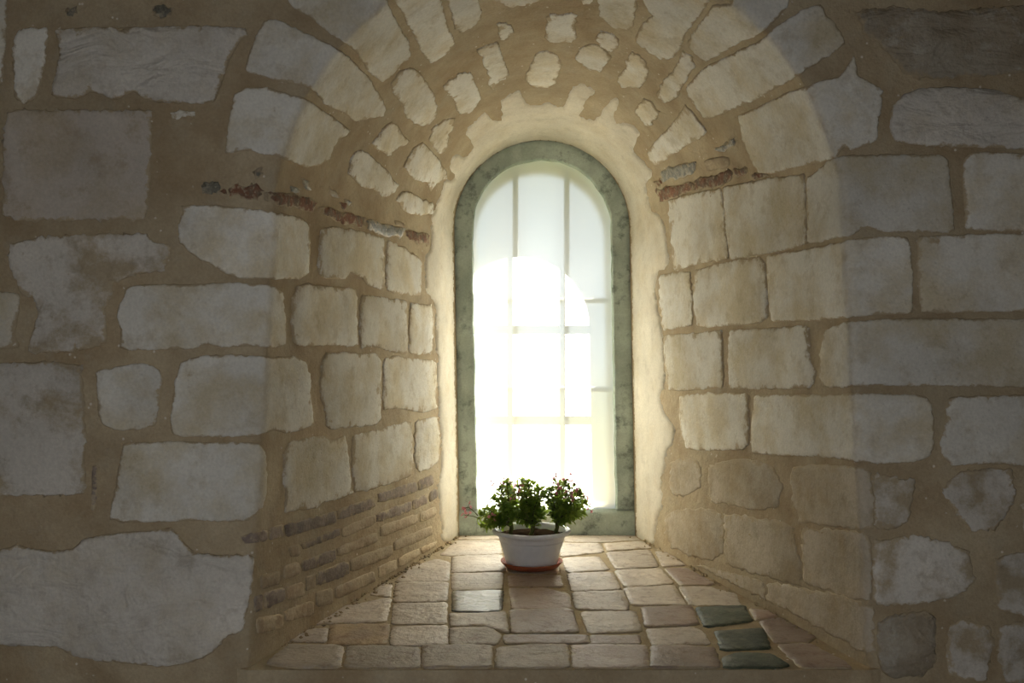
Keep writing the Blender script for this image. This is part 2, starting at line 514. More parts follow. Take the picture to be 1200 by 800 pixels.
# ------------------------------------------------------------------ stones of the wall (outlines in photo pixels, laid on the wall surface)
STONES = [
 ('clean', [(-140,-20),(8,-20),(7,40),(4,100),(-130,110)]),
 ('clean', [(20,38),(33,33),(57,33),(55,60),(52,85),(48,103),(40,118),(28,122),(18,116),(17,90),(14,68),(16,50)]),
 ('chisel', [(65,35),(100,32),(150,33),(200,31),(250,31),(288,33),(290,42),(280,50),(274,62),(268,75),(262,95),(252,118),(240,121),(215,121),(185,121),(168,116),(156,107),(147,112),(137,118),(122,112),(108,108),(88,117),(68,115),(60,110),(66,85),(70,60)]),
 ('dull', [(10,132),(60,129),(120,130),(176,129),(178,160),(175,200),(172,240),(168,258),(140,256),(100,258),(60,258),(20,258),(5,250),(5,200),(4,160)]),
 ('clean', [(200,132),(212,129),(228,130),(230,137),(215,136),(208,141),(201,138)]),
 ('patchy', [(14,285),(60,277),(120,275),(172,275),(178,284),(197,288),(200,296),(194,303),(193,318),(165,322),(140,328),(131,332),(130,350),(123,362),(126,380),(125,396),(115,405),(80,411),(35,412),(35,400),(45,370),(42,350),(25,345),(14,320),(10,300)]),
 ('clean', [(-60,340),(8,343),(22,345),(22,370),(17,390),(22,405),(8,408),(-60,405)]),
 ('patchy', [(-60,428),(10,426),(60,424),(96,428),(98,460),(100,500),(100,545),(100,578),(60,580),(10,580),(-70,578)]),
 ('clean', [(113,437),(120,433),(140,430),(160,426),(175,427),(186,434),(190,447),(187,470),(184,488),(180,498),(160,503),(140,504),(122,498),(116,485),(115,465)]),
 ('clean', [(214,241),(250,241),(300,246),(335,252),(352,256),(361,265),(362,290),(361,318),(350,326),(320,326),(280,325),(262,318),(245,308),(225,297),(211,284),(210,262),(215,250)]),
 ('clean', [(148,337),(170,334),(220,334),(280,332),(320,336),(331,345),(333,370),(334,402),(325,407),(290,405),(260,406),(240,402),(225,408),(180,409),(150,410),(141,406),(142,385),(137,370),(140,360),(146,350)]),
 ('clean', [(213,424),(240,417),(280,416),(310,418),(320,420),(345,418),(357,425),(362,440),(364,470),(366,496),(352,503),(335,507),(320,503),(300,510),(270,511),(215,511),(203,508),(200,490),(204,465),(206,445)]),
 ('clean', [(145,520),(190,518),(240,519),(285,519),(302,520),(310,530),(312,555),(312,575),(308,590),(300,600),(290,609),(270,610),(230,609),(180,611),(145,611),(130,607),(133,585),(138,560),(142,540)]),
 ('chisel', [(-20,650),(20,637),(35,643),(60,645),(85,643),(100,630),(140,624),(175,621),(202,618),(213,630),(222,642),(230,648),(265,650),(292,649),(297,655),(296,680),(291,710),(285,738),(278,742),(265,745),(256,758),(240,770),(215,778),(185,781),(150,777),(115,774),(85,768),(70,758),(40,757),(10,757),(-25,750)]),
 # left splay courses
 ('clean', [(376,270),(388,266),(405,268),(425,272),(449,280),(449,310),(449,336),(444,339),(430,334),(424,326),(416,322),(410,318),(404,327),(392,327),(375,324),(373,310),(374,290)]),
 ('clean', [(453,281),(465,285),(478,293),(490,301),(494,310),(494,330),(492,347),(480,346),(466,343),(453,341),(452,320),(452,300)]),
 ('clean', [(350,335),(362,333),(385,336),(415,339),(417,350),(418,380),(418,402),(412,405),(380,404),(350,405),(343,400),(342,380),(343,350)]),
 ('clean', [(424,346),(440,348),(455,350),(476,353),(476,380),(477,412),(470,413),(455,410),(446,408),(437,405),(430,406),(423,408),(421,390),(422,365)]),
 ('clean', [(480,354),(492,356),(506,356),(508,380),(506,414),(495,415),(486,416),(479,412),(478,385)]),
 ('clean', [(383,414),(400,413),(420,415),(440,415),(445,422),(445,450),(446,470),(445,490),(440,498),(420,499),(400,501),(388,502),(382,497),(381,480),(376,465),(376,430)]),
 ('clean', [(450,421),(462,418),(480,420),(500,422),(510,425),(510,450),(510,478),(500,482),(485,482),(470,478),(460,478),(451,480),(448,470),(450,450)]),
 ('clean', [(340,518),(360,514),(380,511),(388,517),(404,510),(407,530),(410,560),(412,577),(400,583),(380,588),(374,592),(368,595),(345,598),(334,600),(335,580),(332,560),(332,532)]),
 ('clean', [(414,511),(425,508),(445,504),(460,498),(481,494),(483,520),(482,540),(480,556),(465,563),(445,570),(425,575),(415,577),(413,550),(412,530)]),
 ('clean', [(486,493),(500,489),(513,488),(515,510),(514,540),(505,548),(492,553),(486,548),(485,520)]),
 # arch, left half
 ('clean', [(275,110),(290,104),(315,103),(335,110),(355,115),(370,124),(388,136),(407,150),(409,156),(398,162),(388,176),(386,186),(372,193),(358,195),(345,190),(327,183),(310,180),(290,176),(265,179),(267,155),(272,130)]),
 ('clean', [(311,25),(325,24),(345,33),(370,45),(395,57),(408,66),(420,78),(432,90),(440,105),(447,118),(452,128),(448,136),(430,138),(415,142),(405,132),(392,128),(380,122),(370,108),(362,103),(345,99),(325,94),(300,88),(289,83),(292,65),(300,45)]),
 ('clean', [(334,-8),(345,10),(365,22),(385,38),(402,48),(415,58),(425,72),(432,85),(448,95),(458,88),(468,76),(480,66),(479,50),(468,32),(458,12),(452,0),(445,-20),(400,-45),(350,-40)]),
 ('clean', [(462,-2),(470,12),(478,28),(486,42),(495,62),(505,74),(518,66),(532,52),(530,42),(523,28),(520,12),(516,-4),(505,-30),(470,-35)]),
 ('clean', [(521,-8),(528,15),(534,36),(545,38),(556,30),(565,20),(562,8),(560,-12),(545,-25),(525,-22)]),
 ('clean', [(574,0),(590,3),(595,9),(612,6),(630,1),(640,-10),(620,-25),(580,-22)]),
 ('clean', [(641,17),(676,16),(674,32),(675,43),(668,49),(650,50),(640,46),(638,35)]),
 ('clean', [(679,-3),(684,5),(694,3),(696,-8),(688,-14),(680,-12)]),
 ('clean', [(701,0),(704,20),(708,25),(720,32),(732,37),(740,33),(744,18),(748,0),(745,-20),(720,-30),(702,-22)]),
 ('clean', [(704,36),(716,39),(725,45),(726,54),(716,61),(705,55),(697,46)]),
 ('clean', [(692,51),(703,52),(712,61),(716,67),(709,77),(704,85),(690,81),(678,73),(674,66),(678,58)]),
 ('clean', [(582,28),(592,26),(600,29),(602,38),(596,44),(586,46),(584,38)]),
 ('clean', [(558,58),(564,55),(574,52),(582,48),(588,62),(593,75),(598,87),(588,95),(580,100),(577,105),(573,98),(574,90),(567,78),(564,66)]),
 ('clean', [(628,62),(640,58),(650,62),(657,72),(658,80),(650,95),(644,102),(628,102),(615,95),(617,85),(622,75)]),
 ('clean', [(536,86),(545,84),(551,83),(555,95),(560,105),(564,115),(560,124),(550,133),(543,134),(535,130),(532,118),(527,110),(518,103),(525,95)]),
 ('clean', [(468,85),(482,79),(492,85),(500,98),(508,110),(511,125),(511,135),(505,144),(495,147),(485,143),(476,138),(472,122),(462,110),(458,98)]),
 ('clean', [(444,158),(450,148),(458,143),(466,147),(472,158),(480,165),(478,168),(468,172),(460,178),(455,183),(446,178),(437,172),(437,165)]),
 ('clean', [(512,145),(522,139),(531,138),(530,150),(525,162),(524,172),(518,180),(512,178),(506,170),(503,162),(506,152)]),
 ('clean', [(415,180),(424,176),(434,183),(445,192),(457,203),(460,210),(466,218),(462,224),(455,228),(447,230),(444,225),(437,221),(425,219),(415,210),(408,203),(411,190)]),
 ('clean', [(485,173),(495,167),(505,177),(515,190),(522,200),(523,208),(510,215),(504,224),(500,213),(492,212),(482,207),(478,200),(473,195),(478,183)]),
 ('clean', [(469,224),(480,224),(490,231),(500,235),(507,238),(507,250),(495,251),(480,251),(473,245),(468,238),(463,234)]),
 # arch, right half
 ('clean', [(752,-5),(762,15),(765,18),(754,28),(747,38),(745,48),(760,60),(775,69),(788,68),(795,58),(800,50),(803,38),(813,28),(822,15),(832,0),(836,-15),(800,-40),(755,-30)]),
 ('clean', [(826,20),(836,5),(846,6),(860,3),(858,-10),(900,-20),(925,-5),(922,8),(912,20),(900,32),(885,42),(870,48),(858,55),(845,62),(828,71),(818,65),(809,55),(807,48),(815,35)]),
 ('clean', [(805,102),(815,90),(825,80),(840,72),(855,65),(868,58),(890,48),(905,36),(920,25),(935,15),(945,10),(962,6),(968,20),(978,28),(985,40),(990,52),(975,63),(960,72),(940,85),(920,98),(900,108),(885,117),(865,125),(850,132),(835,138),(825,137),(815,122),(807,112)]),
 ('clean', [(866,135),(880,130),(900,120),(925,108),(945,102),(960,96),(985,90),(1000,66),(1003,75),(1005,90),(1020,97),(1034,107),(1032,125),(1028,150),(1026,165),(1010,172),(995,175),(988,172),(980,185),(960,190),(930,196),(905,203),(890,202),(882,190),(872,165)]),
 ('grey', [(1003,15),(1012,10),(1050,8),(1100,14),(1150,10),(1210,6),(1240,8),(1240,85),(1200,85),(1160,88),(1120,92),(1070,92),(1060,85),(1040,62),(1025,48),(1012,38),(1008,25)]),
 ('chisel', [(1044,125),(1060,110),(1075,104),(1110,102),(1160,104),(1195,115),(1240,112),(1240,176),(1200,175),(1150,173),(1095,172),(1060,168),(1048,165),(1042,150)]),
 ('clean', [(803,123),(812,132),(822,145),(828,155),(820,162),(806,170),(790,180),(778,188),(768,193),(762,186),(759,178),(770,165),(785,148),(795,135)]),
 ('clean', [(800,58),(810,66),(815,78),(808,88),(800,102),(790,117),(778,121),(769,112),(772,104),(778,92),(790,82),(795,70)]),
 ('clean', [(755,115),(764,118),(770,128),(774,132),(766,142),(760,150),(752,142),(744,130)]),
 ('clean', [(740,60),(750,64),(756,72),(760,84),(756,96),(750,104),(744,102),(730,103),(724,96),(723,90),(732,80),(735,70)]),
 # right splay courses
 ('clean', [(785,235),(800,230),(825,225),(844,221),(850,250),(854,302),(845,304),(820,308),(805,312),(790,316),(788,290),(785,260)]),
 ('clean', [(848,220),(870,215),(890,212),(905,209),(925,207),(942,204),(945,240),(946,285),(930,290),(900,296),(870,301),(857,303),(853,280),(850,250)]),
 ('clean', [(947,208),(960,200),(975,186),(990,183),(1025,182),(1060,182),(1105,183),(1110,190),(1113,215),(1116,245),(1118,268),(1110,272),(1070,272),(1035,272),(1022,268),(1010,268),(1000,275),(985,278),(960,283),(948,284),(946,250)]),
 ('clean', [(1130,186),(1140,179),(1180,180),(1250,182),(1250,272),(1200,271),(1150,270),(1132,267),(1130,240),(1128,210)]),
 ('clean', [(773,322),(785,320),(800,318),(809,317),(811,340),(813,375),(811,382),(800,384),(785,386),(777,388),(775,370),(772,345)]),
 ('clean', [(815,317),(830,313),(850,308),(870,304),(890,302),(897,310),(899,340),(900,372),(895,376),(880,380),(850,381),(830,383),(817,381),(814,350)]),
 ('clean', [(900,300),(930,295),(960,290),(1000,281),(1030,278),(1062,278),(1066,290),(1069,320),(1069,350),(1068,366),(1055,367),(1020,369),(985,372),(960,374),(920,376),(905,376),(902,350),(900,320)]),
 ('clean', [(1076,278),(1110,276),(1160,275),(1250,276),(1250,364),(1200,364),(1150,365),(1095,366),(1079,365),(1077,340),(1074,300)]),
 ('clean', [(780,393),(800,392),(825,390),(846,387),(847,410),(848,440),(846,453),(830,455),(800,457),(785,457),(782,440),(779,415)]),
 ('clean', [(856,388),(880,386),(910,385),(940,382),(948,384),(949,410),(950,425),(955,435),(955,448),(948,454),(920,455),(880,455),(856,454),(854,430),(855,410)]),
 ('clean', [(966,390),(975,383),(990,379),(1010,376),(1050,374),(1100,374),(1170,374),(1250,376),(1250,453),(1200,453),(1150,452),(1090,451),(1060,452),(1030,450),(990,453),(965,453),(961,440),(962,410)]),
 ('clean', [(798,465),(815,462),(840,461),(876,462),(877,490),(877,520),(872,526),(850,527),(820,527),(805,524),(799,505),(797,485)]),
 ('clean', [(886,463),(920,463),(960,463),(1000,462),(1030,462),(1070,463),(1085,466),(1091,475),(1094,500),(1093,525),(1088,535),(1075,539),(1050,542),(1030,543),(1005,540),(985,537),(950,534),(910,533),(883,531),(881,500)]),
 ('clean', [(1112,466),(1150,464),(1200,463),(1250,464),(1250,545),(1200,545),(1170,543),(1140,543),(1115,545),(1105,532),(1102,520),(1108,500),(1110,480)]),
 ('stain', [(785,540),(805,538),(818,540),(822,555),(820,572),(808,580),(790,582),(784,570)]),
 ('stain', [(832,548),(850,542),(885,540),(905,548),(915,570),(910,592),(890,596),(860,590),(836,587),(833,570)]),
 ('stain', [(928,550),(960,546),(1000,548),(1018,554),(1022,580),(1022,617),(1005,618),(975,614),(940,610),(932,590)]),
 ('patchy', [(1022,556),(1030,555),(1055,560),(1072,562),(1068,590),(1064,612),(1040,620),(1025,618),(1025,585)]),
 ('patchy', [(1105,575),(1125,552),(1160,548),(1185,550),(1190,580),(1180,600),(1165,620),(1140,622),(1120,600)]),
 ('patchy', [(1195,590),(1250,580),(1250,640),(1205,630)]),
 ('stain', [(782,605),(800,598),(825,597),(842,602),(847,620),(846,645),(835,652),(810,650),(790,640),(782,622)]),
 ('stain', [(851,605),(880,607),(910,612),(928,618),(934,645),(938,670),(935,684),(905,676),(875,668),(852,658)]),
 ('stain', [(942,622),(970,622),(1000,624),(1018,628),(1020,660),(1018,700),(1000,700),(970,690),(945,682)]),
 ('patchy', [(1022,635),(1050,630),(1085,628),(1120,640),(1135,645),(1138,665),(1143,680),(1130,692),(1105,702),(1070,708),(1040,708),(1024,706)]),
 ('patchy', [(1165,655),(1190,648),(1250,645),(1250,720),(1200,722),(1170,715)]),
 ('stain', [(814,661),(822,662),(845,668),(870,674),(896,682),(899,692),(898,704),(885,697),(865,687),(845,677),(828,668)]),
 ('stain', [(902,688),(912,684),(940,690),(970,694),(1000,702),(1022,712),(1022,762),(1012,762),(985,748),(955,732),(925,716),(902,705)]),
 ('grey', [(1028,728),(1045,720),(1080,716),(1096,720),(1097,750),(1095,780),(1080,792),(1040,793),(1028,780)]),
 ('patchy', [(1112,735),(1130,726),(1160,735),(1164,750),(1158,775),(1155,796),(1130,794),(1112,790),(1109,765)]),
 ('patchy', [(1172,735),(1190,728),(1250,725),(1250,800),(1180,800),(1170,770)]),
]
random.seed(7)
# the courses run on past the edges of the photograph
def spread_rows(x0, x1, ys, wmin, wmax, g):
    for y0, y1 in ys:
        x = x0
        while x < x1 - 30:
            wd = random.uniform(wmin, wmax)
            xe = min(x + wd, x1)
            if x1 - xe < 50: xe = x1
            STONES.append((random.choice(['clean', 'clean', 'patchy', 'stain']), [(x + g, y0 + g), ((x + xe) / 2, y0 + g - 2), (xe - g, y0 + g), (xe - g + 2, (y0 + y1) / 2), (xe - g, y1 - g), ((x + xe) / 2, y1 - g + 2), (x + g, y1 - g), (x + g - 2, (y0 + y1) / 2)]))
            x = xe
spread_rows(-330, -76, [(118, 220), (220, 330), (330, 415), (415, 590)], 110, 190, 6)
spread_rows(-330, -40, [(612, 770)], 120, 180, 6)
spread_rows(-330, -146, [(0, 118)], 110, 190, 6)
spread_rows(1256, 1520, [(0, 92), (92, 180), (180, 275), (275, 368), (368, 458), (458, 550), (550, 645), (645, 725), (725, 805)], 110, 190, 6)
spread_rows(-330, 330, [(-120, -30)], 110, 190, 6)
spread_rows(1000, 1520, [(-100, -4)], 110, 190, 6)
spread_rows(-330, 1520, [(-215, -125)], 110, 190, 6)
spread_rows(-330, 1520, [(835, 925), (925, 1015)], 120, 200, 6)

for i, (kind, poly) in enumerate(STONES):
    xs = [p[0] for p in poly]; ys = [p[1] for p in poly]
    small = min(max(xs) - min(xs), max(ys) - min(ys)) < 50
    seen = max(xs) > 0 and min(xs) < 1200 and max(ys) > 0 and min(ys) < 800
    nrm = [proj_wall(*p)[1] for p in poly]
    nrm = [q for q in nrm if q is not None]
    straddle = any(nrm[0].dot(q) < 0.93 for q in nrm)
    if seen and not small and kind in ('clean', 'stain', 'dull', 'patchy'):
        ax_, ay_ = sum(xs) / len(xs), sum(ys) / len(ys)
        w_, h_ = max(xs) - min(xs), max(ys) - min(ys)
        g_ = 5.0 if kind == 'stain' else 1.8
        poly = [(ax_ + (p[0] - ax_) * (1 + g_ / w_), ay_ + (p[1] - ay_) * (1 + g_ / h_)) for p in poly]
    rel = {'clean': 0.0018, 'dull': 0.002, 'stain': 0.0022, 'patchy': 0.003, 'chisel': 0.0045, 'grey': 0.004}[kind]
    piece('stone', poly, smooth_proj, M[kind], wall_front, {'stain': 0.0018, 'chisel': 0.0065, 'grey': 0.006}.get(kind, 0.0036), 0.03,
          (3.0 if small else 3.8) if seen else 20, (1.2 if small else 1.5) if seen else 6, ((7 if small else 10) if not straddle else 4.5) if seen else 40,
          (2.2 if small else 1.5) if kind in ('clean', 'chisel') else 3.0, rel, i + 1, smooth_cut=0.12 if small else 0.07)

BRICKS = [
 ('brick_grey', [(283,628),(312,620),(313,634),(284,637)]), ('brick_grey', [(315,619),(331,614),(331,628),(315,633)]),
 ('brick_grey', [(334,614),(365,607),(393,598),(393,613),(365,620),(335,629)]), ('brick_grey', [(395,597),(437,583),(438,595),(396,609)]),
 ('brick_grey', [(443,578),(487,564),(488,577),(443,589)]), ('brick_grey', [(490,563),(506,556),(508,567),(490,575)]),
 ('brick_grey', [(352,637),(397,619),(397,628),(356,643)]), ('brick_pale', [(338,641),(350,637),(352,650),(340,652)]),
 ('brick_pale', [(400,618),(439,603),(440,613),(402,630)]), ('brick_grey', [(441,602),(481,587),(482,598),(442,612)]),
 ('brick_grey', [(483,586),(500,578),(501,589),(484,597)]), ('brick_grey', [(503,577),(512,572),(513,582),(503,588)]),
 ('brick_pale', [(332,664),(349,658),(352,672),(332,679)]), ('brick_grey', [(352,658),(392,643),(393,656),(355,670)]),
 ('brick_pale', [(395,641),(440,624),(442,635),(395,652)]), ('brick_pale', [(445,616),(488,602),(490,612),(446,629)]),
 ('brick_pale', [(492,601),(510,593),(511,604),(492,612)]),
 ('brick_grey', [(370,671),(407,657),(408,673),(371,686)]), ('brick_pale', [(358,676),(368,672),(368,688),(358,692)]),
 ('brick_pale', [(410,655),(459,638),(459,651),(411,670)]), ('brick_pale', [(461,634),(505,616),(506,627),(462,645)]),
 ('brick_grey', [(309,695),(333,688),(333,703),(310,713)]), ('brick_pale', [(335,687),(355,682),(356,698),(336,703)]),
 ('brick_pale', [(369,694),(389,689),(390,706),(371,711)]), ('brick_pale', [(392,688),(437,669),(440,681),(393,702)]),
 ('brick_pale', [(443,664),(464,655),(465,667),(443,677)]), ('brick_pale', [(466,654),(490,642),(492,651),(467,665)]),
 ('brick_pale', [(493,641),(512,634),(510,640),(494,649)]),
 ('brick_pale', [(332,716),(366,703),(367,720),(334,728)]), ('brick_grey', [(297,700),(307,696),(308,714),(298,717)]),
 ('brick_pale', [(300,724),(330,719),(331,735),(301,742)]), ('brick_pale', [(305,674),(328,668),(328,684),(306,690)]),
 ('brick_grey', [(108,548),(114,546),(114,580),(112,598),(107,596)]),
 # eroded string course at the springing of the arch
 ('flint', [(237,214),(257,213),(258,226),(245,228),(236,225)]), ('brick_red', [(270,219),(300,215),(308,222),(300,234),(280,232),(268,230)]),
 ('brick_red', [(316,224),(345,228),(368,236),(366,247),(345,243),(318,240)]), ('brick_red', [(376,242),(400,248),(423,254),(424,266),(405,262),(380,252)]),
 ('flint', [(430,257),(450,262),(473,268),(472,277),(450,275),(430,268)]), ('brick_red', [(476,270),(503,275),(501,287),(488,285),(476,278)]),
 ('brick_red', [(768,222),(790,217),(812,212),(812,222),(795,230),(775,236)]), ('brick_red', [(815,211),(835,205),(858,200),(858,212),(835,219),(816,223)]),
 ('flint', [(775,200),(800,192),(815,190),(815,202),(795,208),(776,212)]), ('brick_pale', [(825,188),(845,183),(855,185),(855,195),(830,200)]),
 ('flint', [(295,201),(306,195),(308,203),(300,209)]), ('flint', [(351,208),(360,212),(364,222),(356,219)]), ('flint', [(383,218),(392,224),(398,232),(388,230)]),
 ('brick_red', [(260,222),(267,221),(266,229),(261,228)]), ('brick_pale', [(309,226),(314,225),(315,236),(310,234)]), ('flint', [(340,218),(352,222),(350,227),(341,225)]),
 ('brick_red', [(398,236),(406,238),(405,246),(399,244)]), ('flint', [(404,232),(410,236),(408,240),(403,237)]), ('brick_pale', [(425,254),(429,255),(428,265),(425,263)]),
 ('brick_red', [(861,199),(874,196),(876,203),(862,207)]), ('flint', [(838,174),(850,168),(862,160),(860,170),(846,178)]), ('flint', [(790,196),(806,191),(810,198),(796,204)]), ('brick_red', [(766,212),(772,209),(776,218),(768,220)]),
 ('brick_red', [(880,206),(890,203),(900,204),(892,209)]), ('brick_pale', [(462,258),(474,262),(474,267),(464,265)]),
 ('flint', [(178,11),(190,7),(204,9),(202,17),(190,21),(182,20)]), ('flint', [(76,12),(88,8),(91,16),(82,20)]),
]
for i, (kind, poly) in enumerate(BRICKS):
    bx_, by_ = sum(p[0] for p in poly) / len(poly), sum(p[1] for p in poly) / len(poly)
    poly = [(bx_ + (p[0] - bx_) * 1.03, by_ + (p[1] - by_) * 1.06) for p in poly]
    piece('brick', poly, smooth_proj, M[kind], wall_front, 0.0035, 0.03, 3.0, 0.8, 6.0,
          3.4 if kind in ('brick_red', 'flint') else 0.9, 0.002, 300 + i, relief_scale=40, smooth_cut=0.12)

# ------------------------------------------------------------------ lime plaster round the window
outer = [(517,640),(515,610),(513,590),(511,572),(515,550),(516,520),(513,490),(512,470),(511,425),(513,417),(509,412),(509,356),(505,352),(500,346),(496,330),(497,300),(503,290),(505,270),(503,255),(508,245),(512,235),(516,222),(520,213),(526,210),(533,206),(527,200),(526,190),(530,182),(540,176),(545,184),(550,178),(553,172),(550,162),(544,157),(548,147),(560,137),(570,128),(575,130),(574,136),(577,141),(584,140),(588,135),(586,125),(585,118),(592,112),(602,106),(611,104),(615,118),(618,122),(632,122),(645,119),(658,126),(665,115),(667,105),(676,96),(690,99),(702,107),(700,111),(690,115),(686,120),(684,130),(678,136),(690,138),(696,142),(702,132),(710,120),(720,113),(728,115),(725,128),(718,138),(725,143),(735,143),(745,146),(752,158),(747,165),(743,175),(752,186),(760,193),(768,205),(765,210),(758,213),(760,225),(762,240),(765,248),(775,250),(782,270),(787,312),(775,318),(772,322),(770,345),(775,372),(778,390),(779,410),(781,440),(780,455),(775,460),(778,480),(792,500),(790,522),(783,527),(780,545),(776,570),(780,590),(770,615),(768,642)]
def to_px(p):
    d = p - CAM
    return (600 + FPX * d.x / d.y, HORIZON - FPX * d.z / d.y)
inner = [to_px(p + Vector((0, 0.03, 0))) for p in BO if to_px(p)[1] < 640]
band = outer + inner[::-1]
def plaster_proj(x, y):
    for k in range(14):
        loc, nor = smooth_proj(x, y)
        if loc is not None: return loc, nor
        dx, dy = x - 637, y - 380
        l = math.hypot(dx, dy)
        x += dx / l * 0.8; y += dy / l * 0.8
    return None, None
piece('plaster', band, plaster_proj, M['plaster'], wall_front, 0.0026, 0.012, 3.5, 6.0, 6.5, 2.6, 0.0016, 500, relief_scale=9, smooth_cut=0.2, bev=-0.3)

# ------------------------------------------------------------------ sill: mortar bed and pavers
bed_v = [(FO[0].x + 0.008, -0.009, SILL), (FO[-1].x - 0.008, -0.009, SILL), (FO[-1].x + 0.03, 0.006, SILL), (BO[-1].x + 0.05, Y_BACK + 0.06, SILL), (BO[0].x - 0.05, Y_BACK + 0.06, SILL), (FO[0].x - 0.03, 0.006, SILL)]
bv = [(x, y, z - 0.06) for x, y, z in bed_v] + bed_v
sill = link('sill_bed', bv, [tuple(range(6, 12)), tuple(reversed(range(6)))] + [(i, (i + 1) % 6, 6 + (i + 1) % 6, 6 + i) for i in range(6)], M['mortar'], wall_front, smooth=False)
TILES = [
 ('tile_grey', [(312,778),(335,757),(390,757),(402,760),(398,783),(345,783)]), ('tile_grey', [(407,758),(450,757),(492,760),(490,786),(403,785)]),
 ('tile_grey', [(495,758),(540,757),(577,758),(576,787),(493,786)]), ('tile_grey', [(582,760),(625,756),(665,756),(668,786),(580,786)]),
 ('tile_pink_shade', [(670,757),(710,756),(758,757),(762,786),(672,786)]), ('tile_pink_shade', [(763,758),(800,757),(838,760),(845,785),(764,786)]),
 ('tile_green', [(846,772),(865,766),(905,768),(925,780),(915,784),(850,785)]), ('tile_pink_shade', [(912,757),(950,755),(990,775),(1000,785),(940,785)]),
 ('tile', [(338,752),(350,738),(384,737),(382,753)]), ('tile_buff', [(388,733),(455,732),(456,738),(452,755),(384,756)]),
 ('tile', [(459,736),(524,734),(525,756),(457,757)]), ('tile_grey', [(527,737),(575,736),(588,745),(583,755),(527,756)]),
 ('tile_pink_shade', [(590,745),(620,744),(688,745),(690,754),(640,755),(592,755)]), ('tile_pink_shade', [(692,745),(720,745),(750,745),(750,755),(692,755)]),
 ('tile', [(757,738),(812,735),(825,741),(832,755),(765,756)]), ('tile_green', [(838,741),(895,738),(903,760),(845,762)]),
 ('tile_pink_shade', [(890,729),(915,725),(956,745),(948,753),(907,753)]),
 ('tile', [(368,731),(400,712),(455,702),(458,704),(452,729),(374,731)]), ('tile', [(461,708),(524,707),(523,731),(459,731)]),
 ('tile', [(527,720),(560,720),(592,717),(596,742),(560,733),(528,735)]), ('tile_pink_shade', [(597,716),(670,715),(678,741),(600,742)]),
 ('tile', [(680,718),(745,717),(752,740),(690,742)]), ('tile_pink_shade', [(751,713),(811,711),(819,732),(756,735)]),
 ('tile_green', [(815,713),(873,711),(882,728),(826,735)]), ('tile_pink_shade', [(878,714),(900,716),(912,723),(885,727)]),
 ('tile', [(433,697),(449,685),(459,686),(458,700)]), ('tile', [(464,684),(525,683),(524,705),(461,706)]),
 ('tile_wet', [(530,694),(590,693),(588,716),(560,717),(530,716)]), ('tile_pink_shade', [(597,690),(640,690),(667,697),(669,713),(600,713)]),  # red paver before the pot has the pot's shadow in its colour
 ('tile', [(670,695),(732,693),(737,715),(675,714)]), ('tile', [(731,690),(790,687),(804,709),(740,709)]),
 ('tile', [(796,688),(830,688),(862,696),(868,709),(808,709)]),
 ('tile', [(464,681),(478,666),(510,656),(527,660),(526,681),(468,682)]), ('tile', [(529,673),(590,672),(588,691),(530,692)]),
 ('tile_pink_shade', [(595,675),(656,675),(660,688),(597,688)]), ('tile', [(665,673),(718,671),(728,691),(670,693)]),
 ('tile', [(720,669),(774,667),(790,684),(732,688)]), ('tile_pink_shade', [(779,667),(806,667),(838,684),(830,686),(797,686)]),
 ('tile', [(530,653),(588,651),(592,669),(530,671)]), ('tile', [(594,653),(652,653),(655,672),(596,672)]),
 ('tile', [(658,655),(702,653),(714,668),(665,671)]), ('tile', [(710,648),(762,645),(772,664),(722,667)]),
 ('tile', [(768,647),(783,648),(804,662),(776,664)]),
 ('tile', [(516,650),(535,634),(585,634),(588,649),(530,651)]), ('tile', [(590,637),(650,637),(653,651),(591,650)]),
 ('tile', [(655,637),(703,637),(708,647),(657,652)]), ('tile', [(707,638),(753,635),(764,643),(712,646)]),
 ('tile', [(540,628.5),(588,628),(588,632),(537,632.5)]), ('tile', [(591,628),(658,628),(660,635),(591,635)]),
 ('tile', [(661,628),(742,628),(750,633),(704,635.5),(663,635)]),
]
def sill_map(x, y):
    return Vector((x / 1000, y / 1000, SILL)), Vector((0, 0, 1))
for i, (kind, poly) in enumerate(TILES):
    pp = [proj_sill(*p) for p in poly]
    pp = [(p.x * 1000, p.y * 1000) for p in pp]
    cxx = sum(p[0] for p in pp) / len(pp); cyy = sum(p[1] for p in pp) / len(pp)
    front = poly[-1][1] > 780 and min(p[1] for p in poly) > 750
    rr = random.Random(i)
    pp = [(cxx + (p[0] - cxx) * 1.028, max(-3.0, cyy + (p[1] - cyy) * 1.09)) for p in pp]
    o = piece('paver', pp, sill_map, M[kind], sill, 0.0034 + rr.uniform(-0.0012, 0.0012), 0.03, 8, 1.7, 20, 2.6, 0.0016, 700 + i, relief_scale=22, smooth_cut=0.07)
    if kind == 'tile_green': o['label'] = 'dark green worn paver'
    if kind == 'tile_wet': o['label'] = 'dark glazed paver catching the light'

